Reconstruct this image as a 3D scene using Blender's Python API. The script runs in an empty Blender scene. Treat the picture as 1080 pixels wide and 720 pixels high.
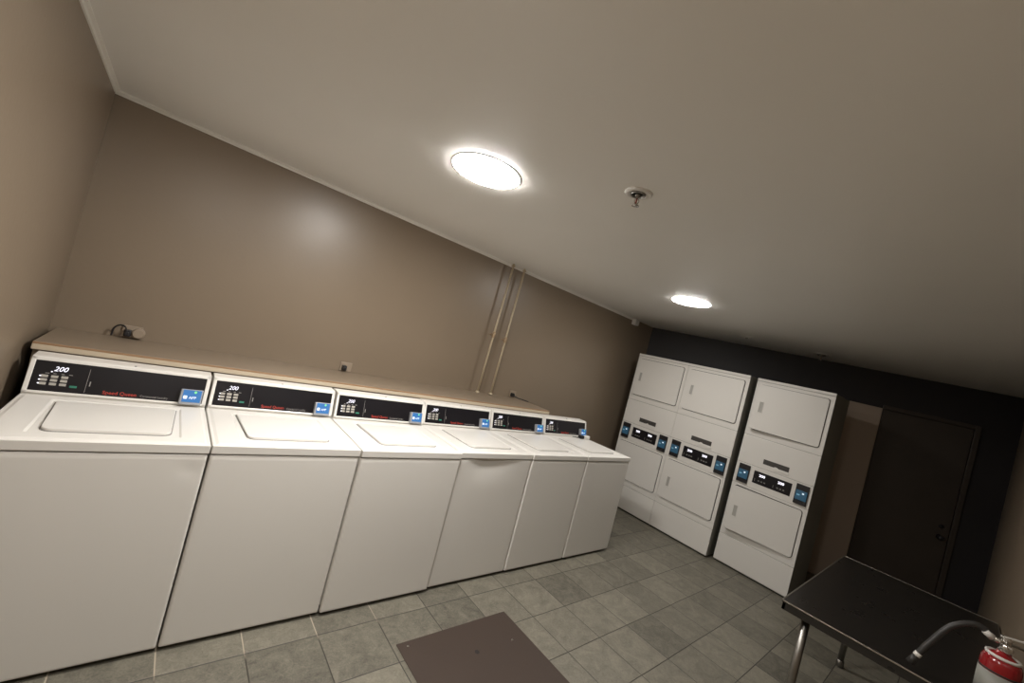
import bpy, bmesh, math, random
from mathutils import Vector, Matrix
random.seed(7)
sc = bpy.context.scene
C = sc.collection
PI = math.pi

# ------------------------------------------------------------------ materials
def newmat(name):
    m = bpy.data.materials.new(name); m.use_nodes = True
    nt = m.node_tree; b = nt.nodes['Principled BSDF']
    return m, nt, b

def pmat(name, col, rough=0.5, metal=0.0, var=0.04, scale=8.0, bump=0.0, bscale=60.0, coat=0.0, spec=0.5, ior=None, rvar=0.05):
    """painted / plastic / metal surface with slight procedural tone and gloss variation"""
    m, nt, b = newmat(name)
    tc = nt.nodes.new('ShaderNodeTexCoord')
    n = nt.nodes.new('ShaderNodeTexNoise'); n.inputs['Scale'].default_value = scale; n.inputs['Detail'].default_value = 4
    nt.links.new(tc.outputs['Object'], n.inputs['Vector'])
    mx = nt.nodes.new('ShaderNodeMix'); mx.data_type = 'RGBA'
    a = [max(0, c*(1-var)) for c in col]; d = [min(1, c*(1+var)) for c in col]
    mx.inputs[6].default_value = (*a, 1); mx.inputs[7].default_value = (*d, 1)
    nt.links.new(n.outputs['Fac'], mx.inputs[0]); nt.links.new(mx.outputs[2], b.inputs['Base Color'])
    mr = nt.nodes.new('ShaderNodeMapRange')
    mr.inputs['To Min'].default_value = max(0.02, rough-rvar); mr.inputs['To Max'].default_value = min(1, rough+rvar)
    nt.links.new(n.outputs['Fac'], mr.inputs['Value']); nt.links.new(mr.outputs['Result'], b.inputs['Roughness'])
    b.inputs['Metallic'].default_value = metal
    b.inputs['Specular IOR Level'].default_value = spec
    if coat: b.inputs['Coat Weight'].default_value = coat
    if bump:
        n2 = nt.nodes.new('ShaderNodeTexNoise'); n2.inputs['Scale'].default_value = bscale; n2.inputs['Detail'].default_value = 3
        nt.links.new(tc.outputs['Object'], n2.inputs['Vector'])
        bp = nt.nodes.new('ShaderNodeBump'); bp.inputs['Strength'].default_value = bump; bp.inputs['Distance'].default_value = 0.004
        nt.links.new(n2.outputs['Fac'], bp.inputs['Height']); nt.links.new(bp.outputs['Normal'], b.inputs['Normal'])
    return m

def emat(name, col, strength, base=(.02, .02, .02)):
    m, nt, b = newmat(name)
    b.inputs['Base Color'].default_value = (*base, 1)
    b.inputs['Emission Color'].default_value = (*col, 1)
    b.inputs['Emission Strength'].default_value = strength
    return m

M = {}
M['wall'] = pmat('taupe_wall_paint', (.228, .178, .127), .36, var=.07, scale=1.6, bump=.10, bscale=45, rvar=.05, spec=.5)
M['wall_far'] = pmat('navy_wall_paint', (.031, .0285, .030), .5, var=.10, scale=2, bump=.1, bscale=45, spec=.35)
M['ceiling'] = pmat('ceiling_paint', (.85, .835, .795), .42, var=.04, scale=1.3, bump=.10, bscale=5, spec=.4)
M['trim'] = pmat('trim_paint', (.80, .78, .73), .5)
M['enamel'] = pmat('white_enamel', (.74, .72, .68), .30, var=.004, scale=3, rvar=.01)
M['enamel_side'] = pmat('white_enamel_side', (.72, .70, .66), .4, var=.01, scale=3)
M['seam'] = pmat('dark_gap_and_band', (.03, .028, .025), .8)
M['seam_grey'] = pmat('grey_seam_and_button', (.26, .25, .235), .7)
M['base'] = pmat('black_base', (.012, .011, .010), .7)
M['panel'] = pmat('black_control_panel', (.009, .008, .010), .32, spec=.35, var=.1)
M['key'] = pmat('grey_key', (.40, .38, .34), .5)
M['green'] = pmat('green_key', (.03, .19, .13), .5)
M['redtxt'] = pmat('red_lettering', (.42, .045, .03), .5)
M['greytxt'] = pmat('grey_lettering', (.27, .26, .25), .5)
M['whitetxt'] = emat('white_icon', (.65, .82, 1), .75, (.6, .6, .6))
M['digit'] = emat('lit_digits', (.93, .90, 1), 1.5)
M['screen'] = emat('blue_screen', (.02, .18, .52), .55, (.02, .08, .2))
M['screen_dim'] = emat('dim_blue_screen', (.03, .115, .19), .30, (.02, .06, .1))
M['greenlit'] = emat('green_indicator', (.25, .95, .35), .9)
M['reader'] = pmat('grey_reader_plastic', (.30, .31, .33), .4)
M['black'] = pmat('black_plastic', (.014, .013, .015), .4)
M['rubber'] = pmat('black_rubber', (.030, .028, .027), .45, var=.15, scale=60)
M['ledge'] = pmat('ledge_paint', (.255, .20, .145), .42, var=.06, scale=5)
M['plywood'] = pmat('raw_ledge_edge', (.27, .16, .085), .6, var=.18, scale=30)
M['fascia'] = pmat('cream_fascia', (.50, .42, .31), .55, var=.06, scale=12)
M['pipe'] = pmat('cream_pipe', (.50, .42, .29), .35, var=.1, scale=20)
M['brass'] = pmat('dull_brass', (.42, .31, .20), .4, metal=.6, var=.15, scale=40)
M['steel'] = pmat('brushed_steel', (.30, .29, .27), .35, metal=1, var=.12, scale=14)
M['chrome'] = pmat('chrome', (.62, .60, .57), .22, metal=1, var=.05)
M['tabletop'] = pmat('dark_table_top', (.018, .016, .014), .28, metal=0, var=.08, scale=10, rvar=.02)
M['tableedge'] = pmat('table_edge_metal', (.40, .37, .32), .35, metal=.9, var=.1)
M['plate'] = pmat('brown_cover_plate', (.042, .026, .018), .62, var=.14, scale=7, bump=.25, bscale=180)
M['door'] = pmat('dark_brown_door', (.054, .043, .034), .40, var=.15, scale=4)
M['door_tan'] = pmat('tan_door', (.42, .335, .265), .5, var=.05, scale=3)
M['red'] = pmat('red_paint', (.27, .008, .012), .2, coat=.5)
M['label'] = pmat('extinguisher_label', (.26, .26, .23), .5, var=.1, scale=30)
M['white_plastic'] = pmat('white_plastic', (.72, .70, .66), .4)
M['paper'] = pmat('white_paper', (.80, .78, .74), .8)
M['outlet'] = pmat('beige_outlet', (.30, .24, .18), .45)
M['lamp_rim'] = pmat('lamp_rim', (.85, .85, .83), .4)

LAMP = 168.0
LC = (1.0, .965, .920)
M['lamp'] = emat('lamp_diffuser', LC, LAMP, (.8, .8, .8))
M['lamp_weaker'] = emat('lamp_diffuser_weaker', LC, LAMP*.45, (.8, .8, .8))
M['lamp_near'] = emat('lamp_diffuser_near', LC, LAMP*.52, (.8, .8, .8))

def tile_mat():
    m, nt, b = newmat('slate_floor_tile')
    N = nt.nodes.new; L = nt.links.new
    tc = N('ShaderNodeTexCoord'); sp = N('ShaderNodeSeparateXYZ'); L(tc.outputs['Object'], sp.inputs[0])
    def math_(op, a, bv=None, clamp=False):
        n = N('ShaderNodeMath'); n.operation = op; n.use_clamp = clamp
        for i, v in enumerate((a, bv)):
            if v is None: continue
            if isinstance(v, (int, float)): n.inputs[i].default_value = v
            else: L(v, n.inputs[i])
        return n.outputs[0]
    PX, PY = .3128, .3065
    # slight waviness of the joints
    wn = N('ShaderNodeTexNoise'); wn.inputs['Scale'].default_value = 3.0; L(tc.outputs['Object'], wn.inputs['Vector'])
    wob = math_('MULTIPLY', math_('SUBTRACT', wn.outputs['Fac'], .5), .006)
    u = math_('DIVIDE', math_('ADD', math_('SUBTRACT', sp.outputs['X'], .660), wob), PX)
    v = math_('DIVIDE', math_('ADD', math_('SUBTRACT', sp.outputs['Y'], -.132), wob), PY)
    fu = math_('FRACT', u); fv = math_('FRACT', v)
    du = math_('MULTIPLY', math_('MINIMUM', fu, math_('SUBTRACT', 1, fu)), PX)
    dv = math_('MULTIPLY', math_('MINIMUM', fv, math_('SUBTRACT', 1, fv)), PY)
    d = math_('MINIMUM', du, dv)
    mr = N('ShaderNodeMapRange'); mr.inputs['From Min'].default_value = .0010; mr.inputs['From Max'].default_value = .0038
    L(d, mr.inputs['Value']); tile = mr.outputs['Result']           # 0 in grout, 1 on tile
    cx = N('ShaderNodeCombineXYZ'); L(math_('FLOOR', u), cx.inputs[0]); L(math_('FLOOR', v), cx.inputs[1])
    wh = N('ShaderNodeTexWhiteNoise'); wh.noise_dimensions = '3D'; L(cx.outputs[0], wh.inputs['Vector'])
    # stone veins, shifted per tile
    off = N('ShaderNodeVectorMath'); off.operation = 'SCALE'; L(wh.outputs['Color'], off.inputs[0]); off.inputs['Scale'].default_value = 9
    ad = N('ShaderNodeVectorMath'); ad.operation = 'ADD'; L(tc.outputs['Object'], ad.inputs[0]); L(off.outputs[0], ad.inputs[1])
    n1 = N('ShaderNodeTexNoise'); n1.inputs['Scale'].default_value = 9; n1.inputs['Detail'].default_value = 8; n1.inputs['Roughness'].default_value = .65; n1.inputs['Distortion'].default_value = 1.2
    L(ad.outputs[0], n1.inputs['Vector'])
    n2 = N('ShaderNodeTexNoise'); n2.inputs['Scale'].default_value = 55; n2.inputs['Detail'].default_value = 5; n2.inputs['Distortion'].default_value = 2.0
    L(ad.outputs[0], n2.inputs['Vector'])
    t = math_('ADD', math_('MULTIPLY', n1.outputs['Fac'], .55), math_('MULTIPLY', n2.outputs['Fac'], .45))
    t = math_('ADD', t, math_('MULTIPLY', math_('SUBTRACT', wh.outputs['Value'], .5), .20))
    cr = N('ShaderNodeValToRGB'); L(t, cr.inputs[0])
    cr.color_ramp.elements[0].position = .22; cr.color_ramp.elements[0].color = (.060, .055, .044, 1)
    cr.color_ramp.elements[1].position = .80; cr.color_ramp.elements[1].color = (.275, .255, .200, 1)
    # pale grout only in the first joints by the washers, dark elsewhere
    gm = N('ShaderNodeMapRange'); L(sp.outputs['Y'], gm.inputs['Value'])
    gm.inputs['From Min'].default_value = -.17; gm.inputs['From Max'].default_value = -.11
    gx = N('ShaderNodeMapRange'); L(sp.outputs['X'], gx.inputs['Value'])
    gx.inputs['From Min'].default_value = 1.9; gx.inputs['From Max'].default_value = 1.5
    gmix = N('ShaderNodeMix'); gmix.data_type = 'RGBA'
    gmix.inputs[6].default_value = (.040, .036, .030, 1); gmix.inputs[7].default_value = (.42, .36, .28, 1)
    L(math_('MULTIPLY', math_('LESS_THAN', du, dv), math_('MULTIPLY', gm.outputs['Result'], gx.outputs['Result'])), gmix.inputs[0])
    mx = N('ShaderNodeMix'); mx.data_type = 'RGBA'
    L(tile, mx.inputs[0]); L(gmix.outputs[2], mx.inputs[6]); L(cr.outputs[0], mx.inputs[7])
    L(mx.outputs[2], b.inputs['Base Color'])
    rr = N('ShaderNodeMapRange'); L(n2.outputs['Fac'], rr.inputs['Value']); rr.inputs['To Min'].default_value = .36; rr.inputs['To Max'].default_value = .62
    L(rr.outputs['Result'], b.inputs['Roughness'])
    bp = N('ShaderNodeBump'); bp.inputs['Strength'].default_value = .45; bp.inputs['Distance'].default_value = .004
    h = math_('ADD', math_('MULTIPLY', n2.outputs['Fac'], .35), tile)
    L(h, bp.inputs['Height']); L(bp.outputs['Normal'], b.inputs['Normal'])
    b.inputs['Specular IOR Level'].default_value = .4
    return m
M['tile'] = tile_mat()

# ------------------------------------------------------------------ mesh helpers
def link(name, bm, mat, parent=None, smooth=False):
    me = bpy.data.meshes.new(name); bmesh.ops.recalc_face_normals(bm, faces=bm.faces); bm.to_mesh(me); bm.free()
    mats = mat if isinstance(mat, (list, tuple)) else [mat]
    for x in mats: me.materials.append(x)
    if smooth:
        for p in me.polygons: p.use_smooth = True
    o = bpy.data.objects.new(name, me); C.objects.link(o)
    if parent: o.parent = parent
    return o

def setmat(bm, n0, idx):
    bm.faces.ensure_lookup_table()
    for f in bm.faces[n0:]: f.material_index = idx

def box(bm, x0, y0, z0, x1, y1, z1, bev=0.0, seg=2, mtx=None):
    r = bmesh.ops.create_cube(bm, size=1)
    vs = r['verts']
    bmesh.ops.scale(bm, vec=(x1-x0, y1-y0, z1-z0), verts=vs)
    bmesh.ops.translate(bm, vec=((x0+x1)/2, (y0+y1)/2, (z0+z1)/2), verts=vs)
    if bev > 0:
        es = list({e for v in vs for e in v.link_edges})
        rb = bmesh.ops.bevel(bm, geom=es, offset=bev, segments=seg, profile=.5, affect='EDGES')
        vs = list({v for f in rb['faces'] for v in f.verts} | {v for v in vs if v.is_valid})
    if mtx is not None: bmesh.ops.transform(bm, matrix=mtx, verts=vs)
    return vs

def prism(bm, pts, plane, a, b, mtx=None, bev=0.0):
    """extrude a closed 2D outline; plane 'yz' extrudes along x, 'xz' along y, 'xy' along z"""
    def P(p, t):
        return {'yz': (t, p[0], p[1]), 'xz': (p[0], t, p[1]), 'xy': (p[0], p[1], t)}[plane]
    A = [bm.verts.new(P(p, a)) for p in pts]; B = [bm.verts.new(P(p, b)) for p in pts]
    n = len(pts)
    bm.faces.new(A); bm.faces.new(B[::-1])
    for i in range(n): bm.faces.new((A[i], A[(i+1) % n], B[(i+1) % n], B[i]))
    vs = A+B
    if bev:
        es = list({e for v in vs for e in v.link_edges})
        rb = bmesh.ops.bevel(bm, geom=es, offset=bev, segments=2, profile=.5, affect='EDGES')
        vs = list({v for f in rb['faces'] for v in f.verts} | {v for v in vs if v.is_valid})
    if mtx is not None: bmesh.ops.transform(bm, matrix=mtx, verts=vs)
    return vs

def rrect(x0, y0, x1, y1, r, seg=5):
    pts = []
    for cx, cy, a0 in ((x1-r, y1-r, 0), (x0+r, y1-r, 90), (x0+r, y0+r, 180), (x1-r, y0+r, 270)):
        for i in range(seg+1):
            a = math.radians(a0+90*i/seg); pts.append((cx+r*math.cos(a), cy+r*math.sin(a)))
    return pts

def lathe(bm, prof, seg=32, mtx=None):
    rings = []
    for r, z in prof:
        if r < 1e-6: rings.append([bm.verts.new((0, 0, z))])
        else: rings.append([bm.verts.new((r*math.cos(2*PI*i/seg), r*math.sin(2*PI*i/seg), z)) for i in range(seg)])
    for a, b in zip(rings, rings[1:]):
        for i in range(seg):
            j = (i+1) % seg
            if len(a) == 1 and len(b) == 1: continue
            if len(a) == 1: bm.faces.new((a[0], b[i], b[j]))
            elif len(b) == 1: bm.faces.new((a[i], a[j], b[0]))
            else: bm.faces.new((a[i], a[j], b[j], b[i]))
    for rg in (rings[0], rings[-1]):
        if len(rg) > 1: bm.faces.new(rg)
    vs = [v for rg in rings for v in rg]
    if mtx is not None: bmesh.ops.transform(bm, matrix=mtx, verts=vs)
    return vs

def tube(bm, pts, rad, seg=12, caps=True):
    pts = [Vector(p) for p in pts]; n = len(pts)
    rads = rad if isinstance(rad, (list, tuple)) else [rad]*n
    rings = []; up = None
    for i, p in enumerate(pts):
        t = (pts[min(i+1, n-1)] - pts[max(i-1, 0)]).normalized()
        if up is None:
            up = Vector((0, 0, 1)) if abs(t.z) < .9 else Vector((1, 0, 0))
        s = t.cross(up).normalized(); up = s.cross(t).normalized()
        rings.append([bm.verts.new(p + rads[i]*(math.cos(2*PI*k/seg)*s + math.sin(2*PI*k/seg)*up)) for k in range(seg)])
    for a, b in zip(rings, rings[1:]):
        for k in range(seg):
            j = (k+1) % seg; bm.faces.new((a[k], a[j], b[j], b[k]))
    if caps: bm.faces.new(rings[0]); bm.faces.new(rings[-1])

def smooth_path(pts, n=8):
    P = [Vector(p) for p in pts]; P = [2*P[0]-P[1]] + P + [2*P[-1]-P[-2]]; out = []
    for i in range(1, len(P)-2):
        for k in range(n):
            t = k/n; a, b, c, d = P[i-1:i+3]
            out.append(.5*((2*b)+(-a+c)*t+(2*a-5*b+4*c-d)*t*t+(-a+3*b-3*c+d)*t**3))
    out.append(P[-2]); return out

def text_obj(name, s, size, mat, parent, mtx, ext=.0006, shear=0, sx=1.0, bold=0):
    cu = bpy.data.curves.new(name+'_c', 'FONT'); cu.body = s; cu.size = size; cu.extrude = ext; cu.shear = shear
    cu.align_x = 'LEFT'; cu.align_y = 'BOTTOM_BASELINE'; cu.offset = bold; cu.resolution_u = 3
    t = bpy.data.objects.new(name+'_c', cu); C.objects.link(t)
    dg = bpy.context.evaluated_depsgraph_get(); dg.update()
    me = bpy.data.meshes.new_from_object(t.evaluated_get(dg)); me.name = name
    bpy.data.objects.remove(t); bpy.data.curves.remove(cu)
    me.transform(mtx @ Matrix.Diagonal((sx, 1, 1, 1)))
    me.materials.clear(); me.materials.append(mat)
    o = bpy.data.objects.new(name, me); C.objects.link(o); o.parent = parent
    return o

def empty(name, loc=(0, 0, 0), rz=0, label=None, cat=None, group=None):
    o = bpy.data.objects.new(name, None); C.objects.link(o); o.empty_display_size = .1
    o.location = loc; o.rotation_euler = (0, 0, rz)
    if label: o['label'] = label
    if cat: o['category'] = cat
    if group: o['group'] = group
    return o
def tag(o, label, cat, group=None):
    o['label'] = label; o['category'] = cat
    if group: o['group'] = group
    return o
def struct(o): o['kind'] = 'structure'; return o

def copy_tree(o, parent=None):
    c = o.copy(); C.objects.link(c); c.parent = parent
    for ch in [x for x in bpy.data.objects if x.parent == o and x != c]: copy_tree(ch, c)
    return c

# ------------------------------------------------------------------ room shell
XL, YB, YR, ZC = -.05, 1.205, -2.33, 2.46
FX0, FX1 = 5.74, 6.93            # far wall x at the back corner / at the right corner (the wall runs at an angle)
def farx(y): return FX0 + (YB-y)/(YB-YR)*(FX1-FX0)
bm = bmesh.new(); prism(bm, [(XL-.12, YR-.12), (farx(YR-.12)+.15, YR-.12), (farx(YB+.12)+.15, YB+.12), (XL-.12, YB+.12)], 'xy', -.1, 0)
struct(link('floor', bm, M['tile']))
bm = bmesh.new(); prism(bm, [(XL-.12, YR-.12), (farx(YR-.12)+.15, YR-.12), (farx(YB+.12)+.15, YB+.12), (XL-.12, YB+.12)], 'xy', ZC, ZC+.1)
struct(link('ceiling', bm, M['ceiling']))
bm = bmesh.new(); box(bm, XL-.12, YB, 0, FX0+.1, YB+.12, ZC); struct(link('wall_back', bm, M['wall']))
bm = bmesh.new(); box(bm, XL-.12, YR, 0, XL, YB, ZC); struct(link('wall_left', bm, M['wall']))
bm = bmesh.new(); box(bm, XL-.12, YR-.12, 0, FX1+.1, YR, ZC); struct(link('wall_right', bm, M['wall']))
bm = bmesh.new(); prism(bm, [(farx(YB), YB), (farx(YR), YR), (farx(YR)+.12, YR), (farx(YB)+.12, YB)], 'xy', 0, ZC)
struct(link('wall_far', bm, M['wall_far']))
# ceiling trims
prof = [(0, 0), (-.020, 0), (-.020, -.006), (-.009, -.010), (-.008, -.022), (0, -.022)]
bm = bmesh.new(); prism(bm, [(YB+a, ZC+b) for a, b in prof], 'yz', XL, 5.20)
struct(link('trim_1', bm, M['trim']))
bm = bmesh.new(); prism(bm, [(XL-a, ZC+b) for a, b in prof], 'xz', YR, YB-.03)
struct(link('trim_2', bm, M['trim']))

# far wall frame: local x runs along the wall towards the right corner, local -y faces the room
fdir = Vector((FX1-FX0, YR-YB, 0)).normalized()
fang = math.atan2(fdir.y, fdir.x)
def far_local(x, y): return (Vector((x, y, 0)) - Vector((FX0, YB, 0))).dot(fdir)
def far_thing(name, s, z=0):
    p = Vector((FX0, YB, 0)) + fdir*s
    o = empty(name, (p.x, p.y, z), fang); return o
# closed dark door (door_1) with frame and knob
S0, S1 = 2.690, 3.405
d = struct(far_thing('door_1', S0))
W = S1-S0; H = 2.035
bm = bmesh.new(); box(bm, 0, -.022, .008, W, .0, H, .003); link('door_leaf', bm, M['door'], d)
bm = bmesh.new()
box(bm, -.012, -.030, 0, -.004, 0, H+.012, .001); box(bm, W+.006, -.030, 0, W+.05, 0, H+.05, .003); box(bm, -.012, -.030, H+.008, W+.006, 0, H+.05, .003)
link('door_frame', bm, M['door'], d)
bm = bmesh.new(); k = Matrix.Translation((W-.065, -.022, .87)) @ Matrix.Rotation(PI/2, 4, 'X')
lathe(bm, [(.026, 0), (.026, .006), (.010, .010), (.010, .032), (.024, .042), (.027, .056), (.018, .068), (0, .070)], 24, k)
link('door_knob', bm, M['black'], d, True)
bm = bmesh.new(); k = Matrix.Translation((W-.065, -.022, .98)) @ Matrix.Rotation(PI/2, 4, 'X')
lathe(bm, [(.020, 0), (.020, .006), (.010, .012), (0, .012)], 20, k)
link('lock_cylinder', bm, M['black'], d, True)
# tan door leaf standing flat beside the dryers (door_2)
d = struct(far_thing('door_2', 2.02))
bm = bmesh.new(); box(bm, 0, -.040, .01, 2.675-2.02, .0, 2.045, .003); link('door_leaf', bm, M['door_tan'], d)

# ------------------------------------------------------------------ top-load washers
PITCH = .66; WW = .652; WD = .70
ZL, ZD = .8725, .9140
def console_matrix():
    """console face frame: x along, y up the sloped face, z out towards the user"""
    a = Vector((0, .5690, .9180)); b = Vector((0, .6100, 1.0780))
    up = (b-a).normalized(); out = Vector((1, 0, 0)).cross(up)
    m = Matrix.Identity(4)
    for i in range(3):
        m[i][0] = (1, 0, 0)[i]; m[i][1] = up[i]; m[i][2] = out[i]; m[i][3] = a[i]
    return m, (b-a).length
CM, CH = console_matrix()

def dent_none(x, z): return 0
def make_washer(dent=dent_none, screen_hang=False):
    r = empty('washing_machine')
    # cabinet shell (sides and back)
    bm = bmesh.new(); box(bm, 0, .020, .045, WW, WD, ZL-.002, .004); link('cabinet', bm, M['enamel_side'], r)
    # base recess with feet
    bm = bmesh.new(); box(bm, .012, .030, .012, WW-.012, WD-.02, .046)
    for fx in (.05, WW-.05):
        for fy in (.07, WD-.07): lathe(bm, [(.020, 0), (.020, .010), (.012, .012), (.012, .02)], 14, Matrix.Translation((fx, fy, 0)))
    link('base', bm, M['base'], r)
    # front panel: gridded sheet, rounded vertical edges, returns to the sides, optional dent
    bm = bmesh.new(); nx, nz = 44, 40; z0, z1 = .020, ZL-.006
    xs = [0, .0015, .006] + [.012+(WW-.024)*i/nx for i in range(nx+1)] + [WW-.006, WW-.0015, WW]
    zs = [z0, z0+.003] + [z0+.01+(z1-z0-.013)*i/nz for i in range(nz+1)] + [z1]
    rows = []
    for z in zs:
        row = []
        for x in xs:
            e = min(x, WW-x); yy = 0
            if e < .008: yy = .008*(1-math.sqrt(max(0, 1-((.008-e)/.008)**2)))
            ez = min(z-z0, z1-z)
            if ez < .002: yy += .003
            row.append(bm.verts.new((x, yy+dent(x, z), z)))
        rows.append(row)
    for a, b in zip(rows, rows[1:]):
        for i in range(len(xs)-1): bm.faces.new((a[i], a[i+1], b[i+1], b[i]))
    for side in (0, -1):
        col = [rw[side] for rw in rows]; back = [bm.verts.new((v.co.x, .024, v.co.z)) for v in col]
        for i in range(len(col)-1): bm.faces.new((col[i], col[i+1], back[i+1], back[i]))
    link('front_panel', bm, M['enamel'], r, True)
    # deck
    bm = bmesh.new(); box(bm, -.001, -.004, ZL, WW+.001, WD, ZD-.004, .0035, 3)
    # raised plateau of the deck around a shallow basin for the lid
    o = [( .022, .018), (WW-.022, .018), (WW-.022, .560), (.022, .560)]
    inn = [(.105, .070), (.552, .070), (.552, .505), (.105, .505)]
    def ring(pts, z): return [bm.verts.new((x, y, z)) for x, y in pts]
    r0 = ring([(.008, .004), (WW-.008, .004), (WW-.008, .566), (.008, .566)], ZD-.005)
    r1 = ring(o, ZD); r2 = ring(inn, ZD+.001); r3 = ring([(.113, .080), (.544, .080), (.544, .497), (.113, .497)], ZD-.0035)
    for a, b in ((r0, r1), (r1, r2), (r2, r3)):
        for i in range(4): bm.faces.new((a[i], a[(i+1) % 4], b[(i+1) % 4], b[i]))
    bm.faces.new(r3)
    link('deck', bm, M['enamel'], r)
    # lid with rounded front corners
    pts = []
    R_ = .035
    for cx, cy, a0 in ((.516-R_, .095+R_, 270), ):
        for i in range(7): a = math.radians(a0+90*i/6); pts.append((cx+R_*math.cos(a), cy+R_*math.sin(a)))
    pts += [(.530, .470), (.126, .470)]
    for i in range(7): a = math.radians(180+90*i/6); pts.append((.140+R_+R_*math.cos(a), .095+R_+R_*math.sin(a)))
    bm = bmesh.new(); prism(bm, pts, 'xy', ZD-.003, ZD+.0075, bev=.003); lid = link('lid', bm, M['enamel'], r)
    g = []
    cxm, cym = .33, .28
    for x, y in pts: g.append((cxm+(x-cxm)*1.022, cym+(y-cym)*1.022))
    bm = bmesh.new(); prism(bm, g, 'xy', ZD-.0034, ZD-.0012); link('lid_seam', bm, M['seam_grey'], lid)  # grey sheet showing as a thin line round the lid
    # console housing
    bm = bmesh.new()
    prof = [(.5690, .909), (.6060, 1.0700), (.6085, 1.0755), (.6140, 1.0780), (.700, 1.0800), (.704, 1.0770), (.704, .909)]
    prism(bm, prof, 'yz', .002, WW-.002, bev=.0025)
    # raised white bezel around the black panel
    for x0, x1, y0, y1 in ((.002, WW-.002, .146, CH-.004), (.002, WW-.002, .002, .013), (.002, .017, .002, CH-.004), (WW-.019, WW-.002, .002, CH-.004)):
        box(bm, x0, y0, 0, x1, y1, .007, .0025, mtx=CM)
    con = link('console', bm, M['enamel'], r)
    bm = bmesh.new(); lathe(bm, [(.0042, 0), (.0042, .002), (0, .0025)], 10, Matrix.Translation((WW*.52, .618, 1.0782))); link('screw', bm, M['black'], con)
    bm = bmesh.new(); box(bm, .016, .012, 0, WW-.018, .147, .003, .0006, 1, mtx=CM)
    cp = link('control_panel', bm, M['panel'], r)
    # keys: 3 columns x 3 rows, start key
    for i in range(3):
        for j in range(3):
            x = .044+i*.031; y = .040+j*.0165
            bm = bmesh.new(); box(bm, x, y, .003, x+.022, y+.0115, .005, .001, 1, mtx=CM); link('key', bm, M['key'], cp)
    bm = bmesh.new()
    for j in range(3): lathe(bm, [(.0030, 0), (.0030, .003), (0, .0034)], 8, CM @ Matrix.Translation((.0425, .0455+j*.0165, .003)))
    link('indicator_light', bm, M['digit'], cp)
    bm = bmesh.new(); box(bm, .139, .036, .003, .163, .046, .005, .001, 1, mtx=CM); k = link('start_key', bm, M['green'], cp); k['label'] = 'green start key'
    for x, w in ((.0545, .013), (.079, .010), (.104, .010), (.128, .012)):
        bm = bmesh.new(); box(bm, x, .0905, .003, x+w, .0935, .0036, mtx=CM); link('caption', bm, M['greytxt'], cp)
    text_obj('digital_display', '200', .030, M['digit'], cp, CM @ Matrix.Translation((.077, .104, .0034)), shear=.25, sx=.95, bold=.0002)
    bm = bmesh.new(); lathe(bm, [(.0030, 0), (.0030, .001), (0, .0014)], 8, CM @ Matrix.Translation((.073, .1000, .003))); link('indicator_light', bm, M['digit'], cp)
    bm = bmesh.new(); box(bm, .190, .020, .003, .1915, .128, .0034, mtx=CM); link('divider_line', bm, M['greytxt'], cp)
    bm = bmesh.new(); box(bm, .200, .050, .003, .204, .072, .0036, mtx=CM); link('key_slot_mark', bm, M['greytxt'], cp)
    text_obj('brand_lettering', 'Speed Queen', .0225, M['redtxt'], cp, CM @ Matrix.Translation((.250, .0215, .0032)), bold=.0002, sx=.98)
    text_obj('grey_lettering', 'Commercial Laundry', .0145, M['greytxt'], cp, CM @ Matrix.Translation((.384, .0215, .0032)), sx=.86)
    # card reader fixed at the right end of the console
    bm = bmesh.new(); box(bm, .535, .004, .000, .628, .083, .030, .004, mtx=CM); rd = link('card_reader', bm, M['reader'], r)
    bm = bmesh.new(); box(bm, .545, .017, .030, .622, .079, .0312, .0005, 1, mtx=CM); link('screen', bm, M['screen'], rd)
    bm = bmesh.new()
    prism(bm, rrect(.549, .033, .565, .050, .003, 3), 'xy', .0311, .0318, mtx=CM)
    link('screen_icon', bm, M['whitetxt'], rd)
    text_obj('screen_lettering', 'APP', .0185, M['whitetxt'], rd, CM @ Matrix.Translation((.572, .034, .0314)))
    bm = bmesh.new(); lathe(bm, [(.0065, 0), (.0065, .0006), (0, .0006)], 12, CM @ Matrix.Translation((.596, .069, .0312))); link('status_light', bm, M['greenlit'], rd)
    return r

def front_dent_small(x, z): return .0028*math.exp(-((x-.60)/.035)**2-((z-.80)/.03)**2)
def front_dent_big(x, z):
    t = max(0, 1-(x-.24)/.34) if x > .24 else max(0, 1-(.24-x)/.19); k = t*t*(3-2*t)
    u = max(0, (z-.66)/(ZL-.66))
    return .024*k*u*u*(1 if z < ZL else 1)
WX = [0, 1, 2, 3, 4, 5]
WY = [0, 0, -.010, .006, .002, 0]
wl = ['white top-loading washing machine right beside the left wall, nearest of the row',
      'white top-loading washing machine, second along the row from the left wall',
      'undented white top-loading washing machine, third along the row from the left wall',
      'white top-loading washing machine with a buckled dent in its front under the top lip',
      'white top-loading washing machine between the dented one and the last of the row',
      'white top-loading washing machine at the far end of the row, small items on top']
protos = {}
for i in range(6):
    if i == 0: w = make_washer(front_dent_small)
    elif i == 1: w = make_washer(); protos['plain'] = w
    elif i == 3: w = make_washer(front_dent_big)
    else: w = copy_tree(protos['plain'])
    w.location = (i*PITCH+.004+(.004 if i == 5 else 0), WY[i], 0)
    tag(w, wl[i], 'washing machine', 'row of top-loading washing machines')

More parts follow.
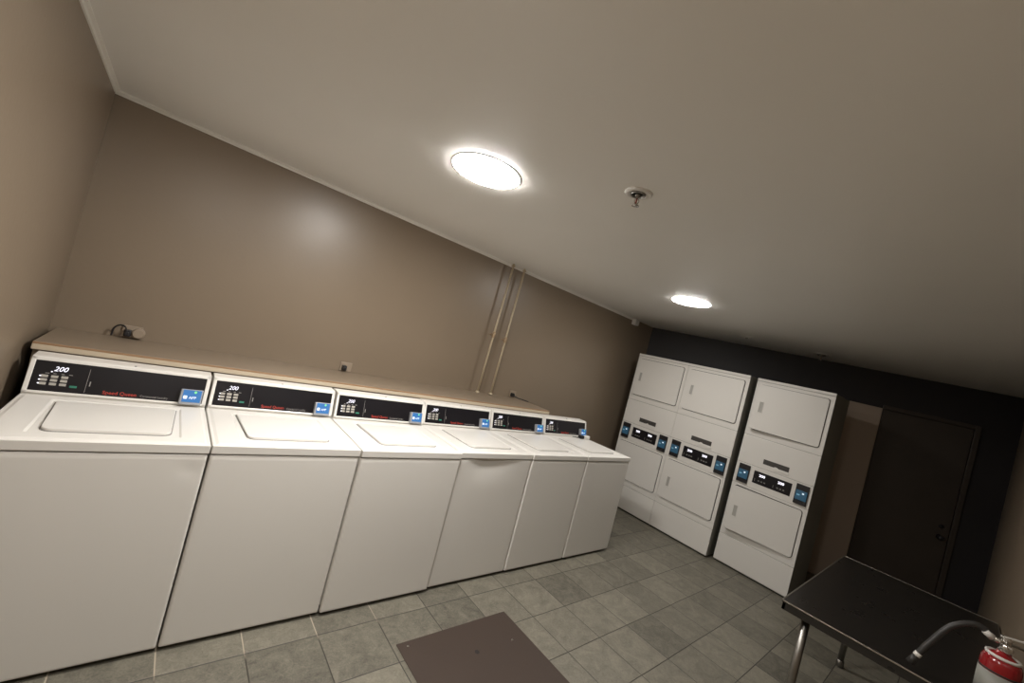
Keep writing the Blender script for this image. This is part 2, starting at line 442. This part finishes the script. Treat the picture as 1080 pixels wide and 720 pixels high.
# ------------------------------------------------------------------ ledge behind the washers
r = empty('wall_ledge', (0, 0, 0), 0, 'long taupe shelf with raw wooden front edge behind the washing machines', 'shelf')
LX = 3.475; LY = .722
LEX = -.022
bm = bmesh.new(); box(bm, LEX, LY-.007, 1.0815, LX, LY+.004, 1.1065, .001); link('fascia', bm, M['fascia'], r)
bm = bmesh.new(); box(bm, LEX, LY, 1.106, LX, YB-.002, 1.118, .002); link('shelf_top', bm, M['ledge'], r)
bm = bmesh.new(); box(bm, LEX, LY-.006, 1.1065, LX, LY, 1.1165, .0015); e = link('front_edge', bm, M['plywood'], r); e['label'] = 'raw orange-brown wooden edge'
bm = bmesh.new(); box(bm, XL+.03, LY+.03, 0, LX-.03, LY+.05, 1.102); box(bm, LX-.05, LY+.05, 0, LX-.03, YB-.002, 1.102); link('support_panel', bm, M['ledge'], r)

# pipes rising from the ledge to the ceiling
def wall_pipe(xb, xt, y, lab, zc):
    r = empty('wall_pipe', (xb, y, 1.118)); tag(r, lab, 'pipe', 'vertical pipes on the back wall')
    v = Vector((xt-xb, 0, ZC-1.118)); at = lambda t: v*t
    bm = bmesh.new(); tube(bm, [at(0), at(.5), at(1)], .0100, 14); link('pipe_run', bm, M['pipe'], r, True)
    t = (zc-1.118)/(ZC-1.118)
    bm = bmesh.new(); tube(bm, [at(t-.022), at(t-.020), at(t+.020), at(t+.022)], [.0105, .017, .017, .0105], 14); link('coupling', bm, M['brass'], r, True)
    bm = bmesh.new(); p = at(t); tube(bm, [p, p+Vector((.004, YB-y, 0))], .006, 8); link('wall_strap', bm, M['brass'], r)
    for tt in (.012, .985):
        p = at(tt); bm = bmesh.new(); tube(bm, [p-Vector((0, 0, .008)), p+Vector((0, 0, .008))], [.022, .016], 16); link('collar', bm, M['pipe'], r)
    return r
wall_pipe(2.838, 2.876, 1.135, 'thin cream vertical pipe on the back wall, left one of the pair', 1.72)
wall_pipe(3.008, 3.030, 1.135, 'thin cream vertical pipe on the back wall, right one of the pair', 1.70)

# valve boxes on the wall just above the ledge
def outlet(x, z, lab, plug=True, cord=None, loop=False, cover=True):
    r = empty('wall_outlet', (x, YB, z)); tag(r, lab, 'outlet')
    bm = bmesh.new(); box(bm, -.045, -.012, -.036, .045, -.001, .036, .004); link('cover_plate', bm, M['outlet'], r)
    if cover:
        bm = bmesh.new(); k = Matrix.Translation((.030, -.012, 0)) @ Matrix.Rotation(PI/2, 4, 'X'); lathe(bm, [(.030, 0), (.030, .030), (.024, .036), (0, .036)], 20, k); link('round_cover', bm, M['outlet'], r, False)
    if plug:
        bm = bmesh.new(); box(bm, -.034, -.050, -.026, -.002, -.012, .014, .006); box(bm, -.030, -.062, -.018, -.010, -.048, .004, .004)
        link('plug', bm, M['black'], r)
    if loop:
        bm = bmesh.new(); tube(bm, smooth_path([(-.022, -.055, -.010), (-.030, -.060, .030), (-.056, -.050, .036), (-.078, -.040, .012), (-.082, -.035, z*-1+1.126)]), .0045, 8); link('cord', bm, M['black'], r, True)
    if cord:
        bm = bmesh.new(); tube(bm, smooth_path(cord), .005, 8); link('cord', bm, M['black'], r, True)
    return r
outlet(.275, 1.158, 'taupe wall outlet with black plug and looped cord above the shelf, near left wall', loop=True)
outlet(1.545, 1.157, 'taupe wall outlet with black plug and no cord, midway along the shelf', cover=False)
outlet(3.36, 1.156, 'wall outlet with black plug and trailing cord on the shelf, right of the pipes', cover=False,
       cord=[(-.018, -.062, -.010), (.03, -.075, -.026), (.07, -.105, -.030), (.105, -.17, -.032)])

# ------------------------------------------------------------------ items on the last washer
X6 = 5*PITCH+.008
o = empty('plastic_box', (X6+.575, .500, ZD+.0025), .3, 'small white plastic case lying on the last washing machine', 'box')
bm = bmesh.new(); box(bm, -.045, -.028, 0, .045, .028, .036, .010, 3); link('case_body', bm, M['white_plastic'], o)
bm = bmesh.new(); box(bm, -.0455, -.0285, .020, .0455, .0285, .022, .0005, 1); link('lid_line', bm, M['seam_grey'], o)
o = empty('charger_plug', (X6+.515, .515, ZD+.0025), -.2, 'small black gadget with a cord lying on the last washing machine', 'gadget')
bm = bmesh.new(); box(bm, -.028, -.022, 0, .028, .022, .034, .008, 3); link('body', bm, M['black'], o)
bm = bmesh.new(); tube(bm, smooth_path([(-.026, 0, .012), (-.06, -.006, .006), (-.085, .008, .006), (-.11, .004, .006)]), .004, 8); link('cord', bm, M['black'], o, True)

# ------------------------------------------------------------------ stacked tumble dryers
# local frame: x = to the right when facing the dryer, y = into the wall, z up; front plane y = 0
DW = .686; DH = 2.005; DD = .62
def door_parts(r, z0, z1, hz, tall, ajar, seam):
    x0, x1 = .040, .645
    hinge = empty('x') if False else None
    e = .0
    rot = Matrix.Translation((x1, 0, 0)) @ Matrix.Rotation(ajar, 4, 'Z') @ Matrix.Translation((-x1, 0, 0))
    bm = bmesh.new(); prism(bm, rrect(x0-.005, z0-.006, x1+.006, z1+.005, .025), 'xz', -.0022, .000); s = link('door_seam', bm, seam, r)  # black sheet stands in for the shade in the gap round the door
    bm = bmesh.new(); vs = prism(bm, rrect(x0, z0, x1, z1, .020), 'xz', -.016, -.002, bev=.003, mtx=rot); dd = link('door', bm, M['enamel'], r)
    s.parent = dd; s.name = 'door_gap_shade'
    # handle pocket: rim round a flat grip plate, greyed for the pocket's shade
    hx = x0+.065; w = .020; h = tall
    bm = bmesh.new()
    for a, b, c, d_ in ((hx-w, hx-w+.004, hz-h, hz+h), (hx+w-.004, hx+w, hz-h, hz+h), (hx-w, hx+w, hz+h-.005, hz+h), (hx-w, hx+w, hz-h, hz-h+.010)):
        box(bm, a, -.021, c, b, -.0155, d_, .0015, mtx=rot)
    hd = link('handle', bm, M['enamel'], dd)
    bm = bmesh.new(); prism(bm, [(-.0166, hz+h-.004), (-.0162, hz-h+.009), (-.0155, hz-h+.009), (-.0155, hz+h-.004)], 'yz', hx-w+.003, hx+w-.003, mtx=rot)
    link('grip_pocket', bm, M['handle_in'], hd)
    return dd
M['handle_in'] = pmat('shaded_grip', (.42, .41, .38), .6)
def make_dryer(aj_u=0, aj_l=0):
    r = empty('stacked_tumble_dryer')
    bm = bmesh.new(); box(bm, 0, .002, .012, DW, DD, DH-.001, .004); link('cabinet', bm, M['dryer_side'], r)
    bm = bmesh.new(); box(bm, .01, .015, 0, DW-.01, DD-.02, .03); link('base', bm, M['base'], r)
    # front sheets
    def sheet(name, z0, z1, y=-.002):
        bm = bmesh.new(); box(bm, 0, y, z0, DW, .012, z1, .003); return link(name, bm, M['enamel'], r)
    sheet('top_rail', 1.978, DH, -.006)
    sheet('upper_front', 1.392, 1.974)
    sheet('lint_panel', 1.0935, 1.3885, -.004)
    sheet('lower_front', .3040, .866)
    sheet('kick_panel', .020, .3005, -.005)
    # control band
    bm = bmesh.new(); box(bm, 0, -.006, .868, DW, .012, 1.0900, .003); cb = link('control_panel', bm, M['enamel'], r)
    bm = bmesh.new(); box(bm, .180, -.010, .925, .520, -.006, 1.052, .002, 1); dp = link('display_panel', bm, M['panel'], cb)
    FM = Matrix.Translation((0, -.010, 0)) @ Matrix.Rotation(PI/2, 4, 'X')
    for cx in (.265, .435):
        text_obj('digital_display', '200', .034, M['digit'], dp, FM @ Matrix.Translation((cx-.034, 1.004, .0003)), bold=.0010, sx=1.1)
        for k in range(3):
            bm = bmesh.new(); box(bm, cx-.036+k*.027, -.0118, .953, cx-.036+k*.027+.016, -.010, .966, .0006, 1); link('key', bm, M['key_dim'], dp)
        bm = bmesh.new(); box(bm, cx-.068, -.0112, .945, cx-.063, -.010, .975); link('divider_line', bm, M['key_dim'], dp)
    for x in (.034, .556):
        bm = bmesh.new(); box(bm, x, -.022, .888, x+.106, -.006, 1.078, .003); rd = link('card_reader', bm, M['black'], cb)
        bm = bmesh.new(); box(bm, x+.008, -.030, .930, x+.100, -.022, 1.022, .004); sb = link('screen', bm, M['screen_dim'], rd)
        bm = bmesh.new(); box(bm, x+.060, -.0312, .990, x+.076, -.030, 1.004, .0005, 1); link('status_light', bm, M['whitetxt'], rd)
        bm = bmesh.new(); box(bm, x+.020, -.0312, .972, x+.044, -.030, .984, .0005, 1); link('screen_icon', bm, M['screen_mark'], rd)
    # grip recess of the lint panel: flat plate, its shade painted dark
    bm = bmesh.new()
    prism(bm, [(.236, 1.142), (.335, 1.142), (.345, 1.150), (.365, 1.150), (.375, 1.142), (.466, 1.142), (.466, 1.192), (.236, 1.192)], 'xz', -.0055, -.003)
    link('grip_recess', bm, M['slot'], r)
    bm = bmesh.new(); box(bm, .330, -.010, 1.112, .470, -.004, 1.138, .002); link('catch_plate', bm, M['enamel'], r)
    door_parts(r, 1.462, 1.938, 1.70, .062, aj_u, M['seam'])
    door_parts(r, .382, .838, .585, .062, aj_l, M['seam'])
    return r
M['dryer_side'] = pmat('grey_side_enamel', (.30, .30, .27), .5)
M['key_dim'] = pmat('dim_grey_key', (.22, .21, .20), .5)
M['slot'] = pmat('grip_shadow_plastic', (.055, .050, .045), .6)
M['screen_mark'] = emat('pale_blue_mark', (.25, .55, .75), .55)
a = .0
D = [(5.170, .944, 0, .010, 0), (5.170, .944-.6885, 0, 0, 0), (5.255, -.474, 0, .070, .070)]
dl = ['white stacked tumble dryer in the far corner, partly hidden by the last washing machine',
      'white stacked tumble dryer in the middle of the three, touching the corner one',
      'white stacked tumble dryer standing apart on the right beside the tan door, doors ajar']
for (x, y, rz, au, al), lb in zip(D, dl):
    r = make_dryer(au, al); r.location = (x, y, 0); r.rotation_euler = (0, 0, -PI/2+rz)
    tag(r, lb, 'tumble dryer', 'stacked tumble dryers')

# ------------------------------------------------------------------ floor cover plate
r = empty('floor_cover_plate', (1.995, -.68, 0), 0, 'flat dark brown square cover plate with a centre hole in the tiled floor', 'floor plate')
bm = bmesh.new(); prism(bm, [(x-1.995, y+.68) for x, y in [(1.625, -1.04), (2.372, -1.04), (2.372, -.430), (2.372, -.3325), (2.345, -.3325), (1.625, -.3325)]], 'xy', 0, .004, bev=.001)
link('plate', bm, M['plate'], r)
bm = bmesh.new(); lathe(bm, [(.013, 0), (.013, .0006), (0, .0006)], 20, Matrix.Translation((2.010-1.995, -.538+.68, .0040))); link('lift_hole', bm, M['base'], r)
for x, y in ((1.677, -.366), (2.262, -.545), (1.677, -.99), (2.30, -.99)):
    bm = bmesh.new(); lathe(bm, [(.0065, 0), (.0055, .0015), (0, .002)], 12, Matrix.Translation((x-1.995, y+.68, .004))); link('screw', bm, M['chrome'], r)

# ------------------------------------------------------------------ table
TX0, TX1, TY0, TY1, TZ = 3.015, 4.600, -2.322, -1.558, .750
r = empty('work_table', ((TX0+TX1)/2, (TY0+TY1)/2, 0), 0, 'dark rectangular table with a bright rim and tubular legs at the right wall', 'table')
cx, cy = (TX0+TX1)/2, (TY0+TY1)/2; hx, hy = (TX1-TX0)/2, (TY1-TY0)/2
bm = bmesh.new(); box(bm, -hx+.004, -hy+.004, TZ-.012, hx-.004, hy-.004, TZ, .001); link('tabletop', bm, M['tabletop'], r)
bm = bmesh.new()
for a in ((-hx, -hy, -hx+.003, hy), (hx-.004, -hy, hx, hy), (-hx, hy-.007, hx, hy), (-hx, -hy, hx, -hy+.004)):
    box(bm, a[0], a[1], TZ-.005, a[2], a[3], TZ+.0015, .001)
link('rim', bm, M['tableedge'], r)
bm = bmesh.new()
for a in ((-hx+.006, -hy+.006, -hx+.020, hy-.006), (hx-.020, -hy+.006, hx-.006, hy-.006), (-hx+.006, hy-.020, hx-.006, hy-.006), (-hx+.006, -hy+.006, hx-.006, -hy+.020)):
    box(bm, a[0], a[1], TZ-.045, a[2], a[3], TZ-.008, .001)
link('apron', bm, M['apron'] if 'apron' in M else M['tabletop'], r)
for lx, ly in ((-hx+.085, hy-.100), (hx-.065, hy-.125), (-hx+.085, -hy+.10), (hx-.065, -hy+.10)):
    bm = bmesh.new(); tube(bm, [(lx, ly, TZ-.015), (lx, ly, .02)], .019, 18); lg = link('leg', bm, M['steel'], r, True)
    bm = bmesh.new(); tube(bm, [(lx, ly, .05), (lx, ly, .045), (lx, ly, .012), (lx, ly, 0)], [.0195, .024, .024, .016], 16); link('foot', bm, M['rubber'] if lx < 0 else M['steel'], lg, True)

# ------------------------------------------------------------------ fire extinguisher on the table
EX, EY = 3.105, -2.258
r = empty('fire_extinguisher', (EX, EY, TZ+.0015), 0, 'red fire extinguisher with black hose on the table corner by the right wall', 'fire extinguisher')
R_ = .056; HS = .170
bm = bmesh.new(); lathe(bm, [(.048, 0), (R_, .006), (R_, HS), (R_*.975, HS+.012), (R_*.90, HS+.024), (R_*.76, HS+.034), (R_*.5, HS+.043), (.020, HS+.048), (.020, HS+.055)], 48); link('cylinder', bm, M['red'], r, True)
bm = bmesh.new(); lathe(bm, [(R_+.0002, .03), (R_+.0008, .03), (R_+.0008, HS-.028), (R_+.0002, HS-.028)], 48); link('label_sleeve', bm, M['label'], r, True)
bm = bmesh.new(); lathe(bm, [(R_+.0002, HS-.026), (R_+.0009, HS-.026), (R_+.0009, HS-.020), (R_+.0002, HS-.020)], 48); link('label_band', bm, M['seam'], r, True)
bm = bmesh.new(); lathe(bm, [(.038, HS+.030), (.047, HS+.030), (.049, HS+.036), (.046, HS+.041), (.040, HS+.040), (.038, HS+.036)], 36); link('collar_ring', bm, M['white_plastic'], r, True)
bm = bmesh.new(); lathe(bm, [(.018, HS+.05), (.018, HS+.062), (.014, HS+.066), (.014, HS+.10), (.017, HS+.104), (.010, HS+.112)], 20)
tube(bm, [(0, 0, HS+.086), (-.006, .020, HS+.088), (-.010, .040, HS+.090)], [.011, .011, .009], 14)
link('valve', bm, M['chrome'], r, True)
bm = bmesh.new(); g = Matrix.Translation((-.024, -.004, HS+.074)) @ Matrix.Rotation(-PI/2, 4, 'Y')
lathe(bm, [(.016, -.008), (.017, .004), (.014, .008), (0, .008)], 20, g); link('pressure_gauge', bm, M['chrome'], r, True)
bm = bmesh.new(); box(bm, -.010, -.010, 0, .010, .002, .002)
bm.free(); bm = bmesh.new()
k = Matrix.Translation((0, 0, HS+.108)) @ Matrix.Rotation(math.radians(-35), 4, 'Z') @ Matrix.Rotation(math.radians(4), 4, 'Y')
box(bm, -.020, -.009, 0, .105, .009, .005, .0015, mtx=k); link('squeeze_lever', bm, M['white_plastic'], r)
bm = bmesh.new(); k = Matrix.Translation((0, 0, HS+.086)) @ Matrix.Rotation(math.radians(-35), 4, 'Z') @ Matrix.Rotation(math.radians(8), 4, 'Y')
box(bm, .006, -.010, 0, .100, .010, .006, .0015, mtx=k); link('carry_handle', bm, M['steel'], r)
bm = bmesh.new(); tube(bm, [(.026*math.cos(t/12*2*PI)-.030, .004+.010*math.sin(t/12*2*PI), HS+.098+.020*math.sin(t/12*2*PI)) for t in range(13)], .0018, 6, False); link('safety_pin', bm, M['chrome'], r, True)
# hose
hp = [(-.010, .040, HS+.090), (-.013, .060, HS+.108), (-.022, .094, HS+.108), (-.042, .146, HS+.064), (-.062, .190, HS-.030), (-.074, .216, HS-.098)]
pts = smooth_path(hp)
bm = bmesh.new(); tube(bm, pts, .0112, 14); hs = link('hose', bm, M['rubber'], r, True)
def seg_on(a, b, ra, name, mat, par):
    bm = bmesh.new(); tube(bm, [Vector(a), Vector(b)], ra, 16); return link(name, bm, mat, par, True)
seg_on((-.009, .036, HS+.089), (-.0155, .058, HS+.103), .0125, 'hose_ferrule', M['white_plastic'], hs)
e1, e0 = Vector(hp[-1]), Vector(hp[-2]); dv = (e1-e0).normalized()
seg_on(e1-dv*.010, e1+dv*.006, .0125, 'hose_clip', M['white_plastic'], hs)
seg_on(e1+dv*.006, e1+dv*.045, [.0105, .0135], 'nozzle', M['rubber'], hs)

# ------------------------------------------------------------------ ceiling fittings
def ceiling_lamp(x, y, rad, lab, mt='lamp'):
    r = empty('ceiling_lamp', (x, y, ZC)); tag(r, lab, 'ceiling lamp', 'round flush ceiling lamps')
    bm = bmesh.new(); lathe(bm, [(rad*.98, 0), (rad*1.045, 0), (rad*1.040, -.0025), (rad*1.0, -.0035), (rad*.98, -.0035)], 56); link('rim', bm, M['lamp_rim'], r, True)
    bm = bmesh.new(); lathe(bm, [(rad*1.0, -.0030), (rad*.985, -.0060), (rad*.93, -.0090), (rad*.5, -.0130), (0, -.0140)], 56); link('diffuser', bm, M[mt], r, True)
    return r
ceiling_lamp(1.432, -.318, .172, 'bright round ceiling lamp above the nearer washing machines')
ceiling_lamp(3.890, -.235, .165, 'bright round ceiling lamp further away, towards the dryers', 'lamp_weaker')
ceiling_lamp(.60, -1.45, .165, 'round ceiling lamp over the near end of the room, beside the right wall', 'lamp_near')

def sprinkler(x, y, s, lab, simple=False):
    r = empty('sprinkler_head', (x, y, ZC)); tag(r, lab, 'sprinkler')
    bm = bmesh.new(); lathe(bm, [(.062*s, 0), (.062*s, -.004), (.052*s, -.009), (.040*s, -.009), (.034*s, -.003), (.012*s, -.002)], 40); link('escutcheon', bm, M['white_plastic'], r, True)
    bm = bmesh.new(); lathe(bm, [(.034*s, -.004), (.034*s, -.013*s), (.030*s, -.014*s), (.028*s, -.004)], 30); link('inner_cup', bm, M['steel'], r, True)
    bm = bmesh.new(); lathe(bm, [(.013*s, 0), (.013*s, -.016*s), (.009*s, -.020*s), (.009*s, -.026*s)], 18); link('nozzle_body', bm, M['steel'], r, True)
    bm = bmesh.new()
    for sgn in (-1, 1): tube(bm, smooth_path([(sgn*.007*s, 0, -.020*s), (sgn*.017*s, 0, -.032*s), (sgn*.010*s, 0, -.048*s), (0, 0, -.056*s)]), .0028*s, 8)
    link('frame_arms', bm, M['chrome'], r, True)
    bm = bmesh.new(); lathe(bm, [(0, -.054*s), (.006*s, -.055*s), (.017*s, -.058*s), (.017*s, -.0605*s), (0, -.062*s)], 20); link('deflector', bm, M['chrome'], r, True)
    bm = bmesh.new(); lathe(bm, [(.003*s, -.024*s), (.003*s, -.054*s)], 8); link('glass_bulb', bm, M['glass_red'], r, True)
    return r
M['glass_red'] = pmat('bulb_liquid', (.25, .03, .02), .15)
sprinkler(1.852, -.935, 1.0, 'chrome sprinkler head with round flange on the ceiling between the two lamps')
sprinkler(5.930, -.815, 1.25, 'small pale sprinkler head on the dim ceiling above the right-hand dryer', True)
o = empty('ceiling_vent_disc', (5.42, -.20, ZC)); tag(o, 'small flat pale disc on the ceiling above the middle dryer', 'ceiling disc')
bm = bmesh.new(); lathe(bm, [(.065, 0), (.065, -.006), (.050, -.014), (0, -.016)], 28); link('disc', bm, M['white_plastic'], o, True)
bm = bmesh.new(); lathe(bm, [(.012, -.015), (.012, -.022), (0, -.023)], 14); link('button', bm, M['seam_grey'], o, True)
# junction box at the end of the back trim
o = empty('junction_box', (5.235, YB, ZC-.05)); tag(o, 'small white box at the end of the ceiling trim in the far corner', 'box')
bm = bmesh.new(); box(bm, -.045, -.060, -.030, .045, 0, .049, .004); link('box_body', bm, M['white_plastic'], o)
bm = bmesh.new(); box(bm, -.040, -.063, -.026, .040, -.060, .045, .001, 1); link('cover', bm, M['white_plastic'], o)

# ------------------------------------------------------------------ camera
fpx = 424.99
rows = [[0.7351389031882145, -0.6284719363295002, 0.2541531393972491], [-0.20296811070997167, 0.15365841713034833, 0.9670537921335195], [0.6468189383854291, 0.7625038466075069, 0.01459948131619483]]
cam = bpy.data.cameras.new('camera'); co = bpy.data.objects.new('camera', cam); C.objects.link(co)
cam.sensor_width = 36; cam.sensor_fit = 'HORIZONTAL'; cam.lens = fpx/1080*36; cam.clip_start = .02
m = Matrix.Identity(4)
for i in range(3):
    m[i][0] = rows[0][i]; m[i][1] = rows[1][i]; m[i][2] = -rows[2][i]
m.translation = Vector((.3972, -2.0614, 1.6437))
co.matrix_world = m
sc.camera = co

w = bpy.data.worlds.new('world'); sc.world = w; w.use_nodes = True
w.node_tree.nodes['Background'].inputs[0].default_value = (.5, .5, .5, 1); w.node_tree.nodes['Background'].inputs[1].default_value = .02
sc.view_settings.view_transform = 'Standard'; sc.view_settings.look = 'None'; sc.view_settings.gamma = 1
sc.view_settings.use_curve_mapping = False; sc.view_settings.exposure = 0.0
sc.cycles.max_bounces = 10; sc.cycles.diffuse_bounces = 6; sc.cycles.use_denoising = True
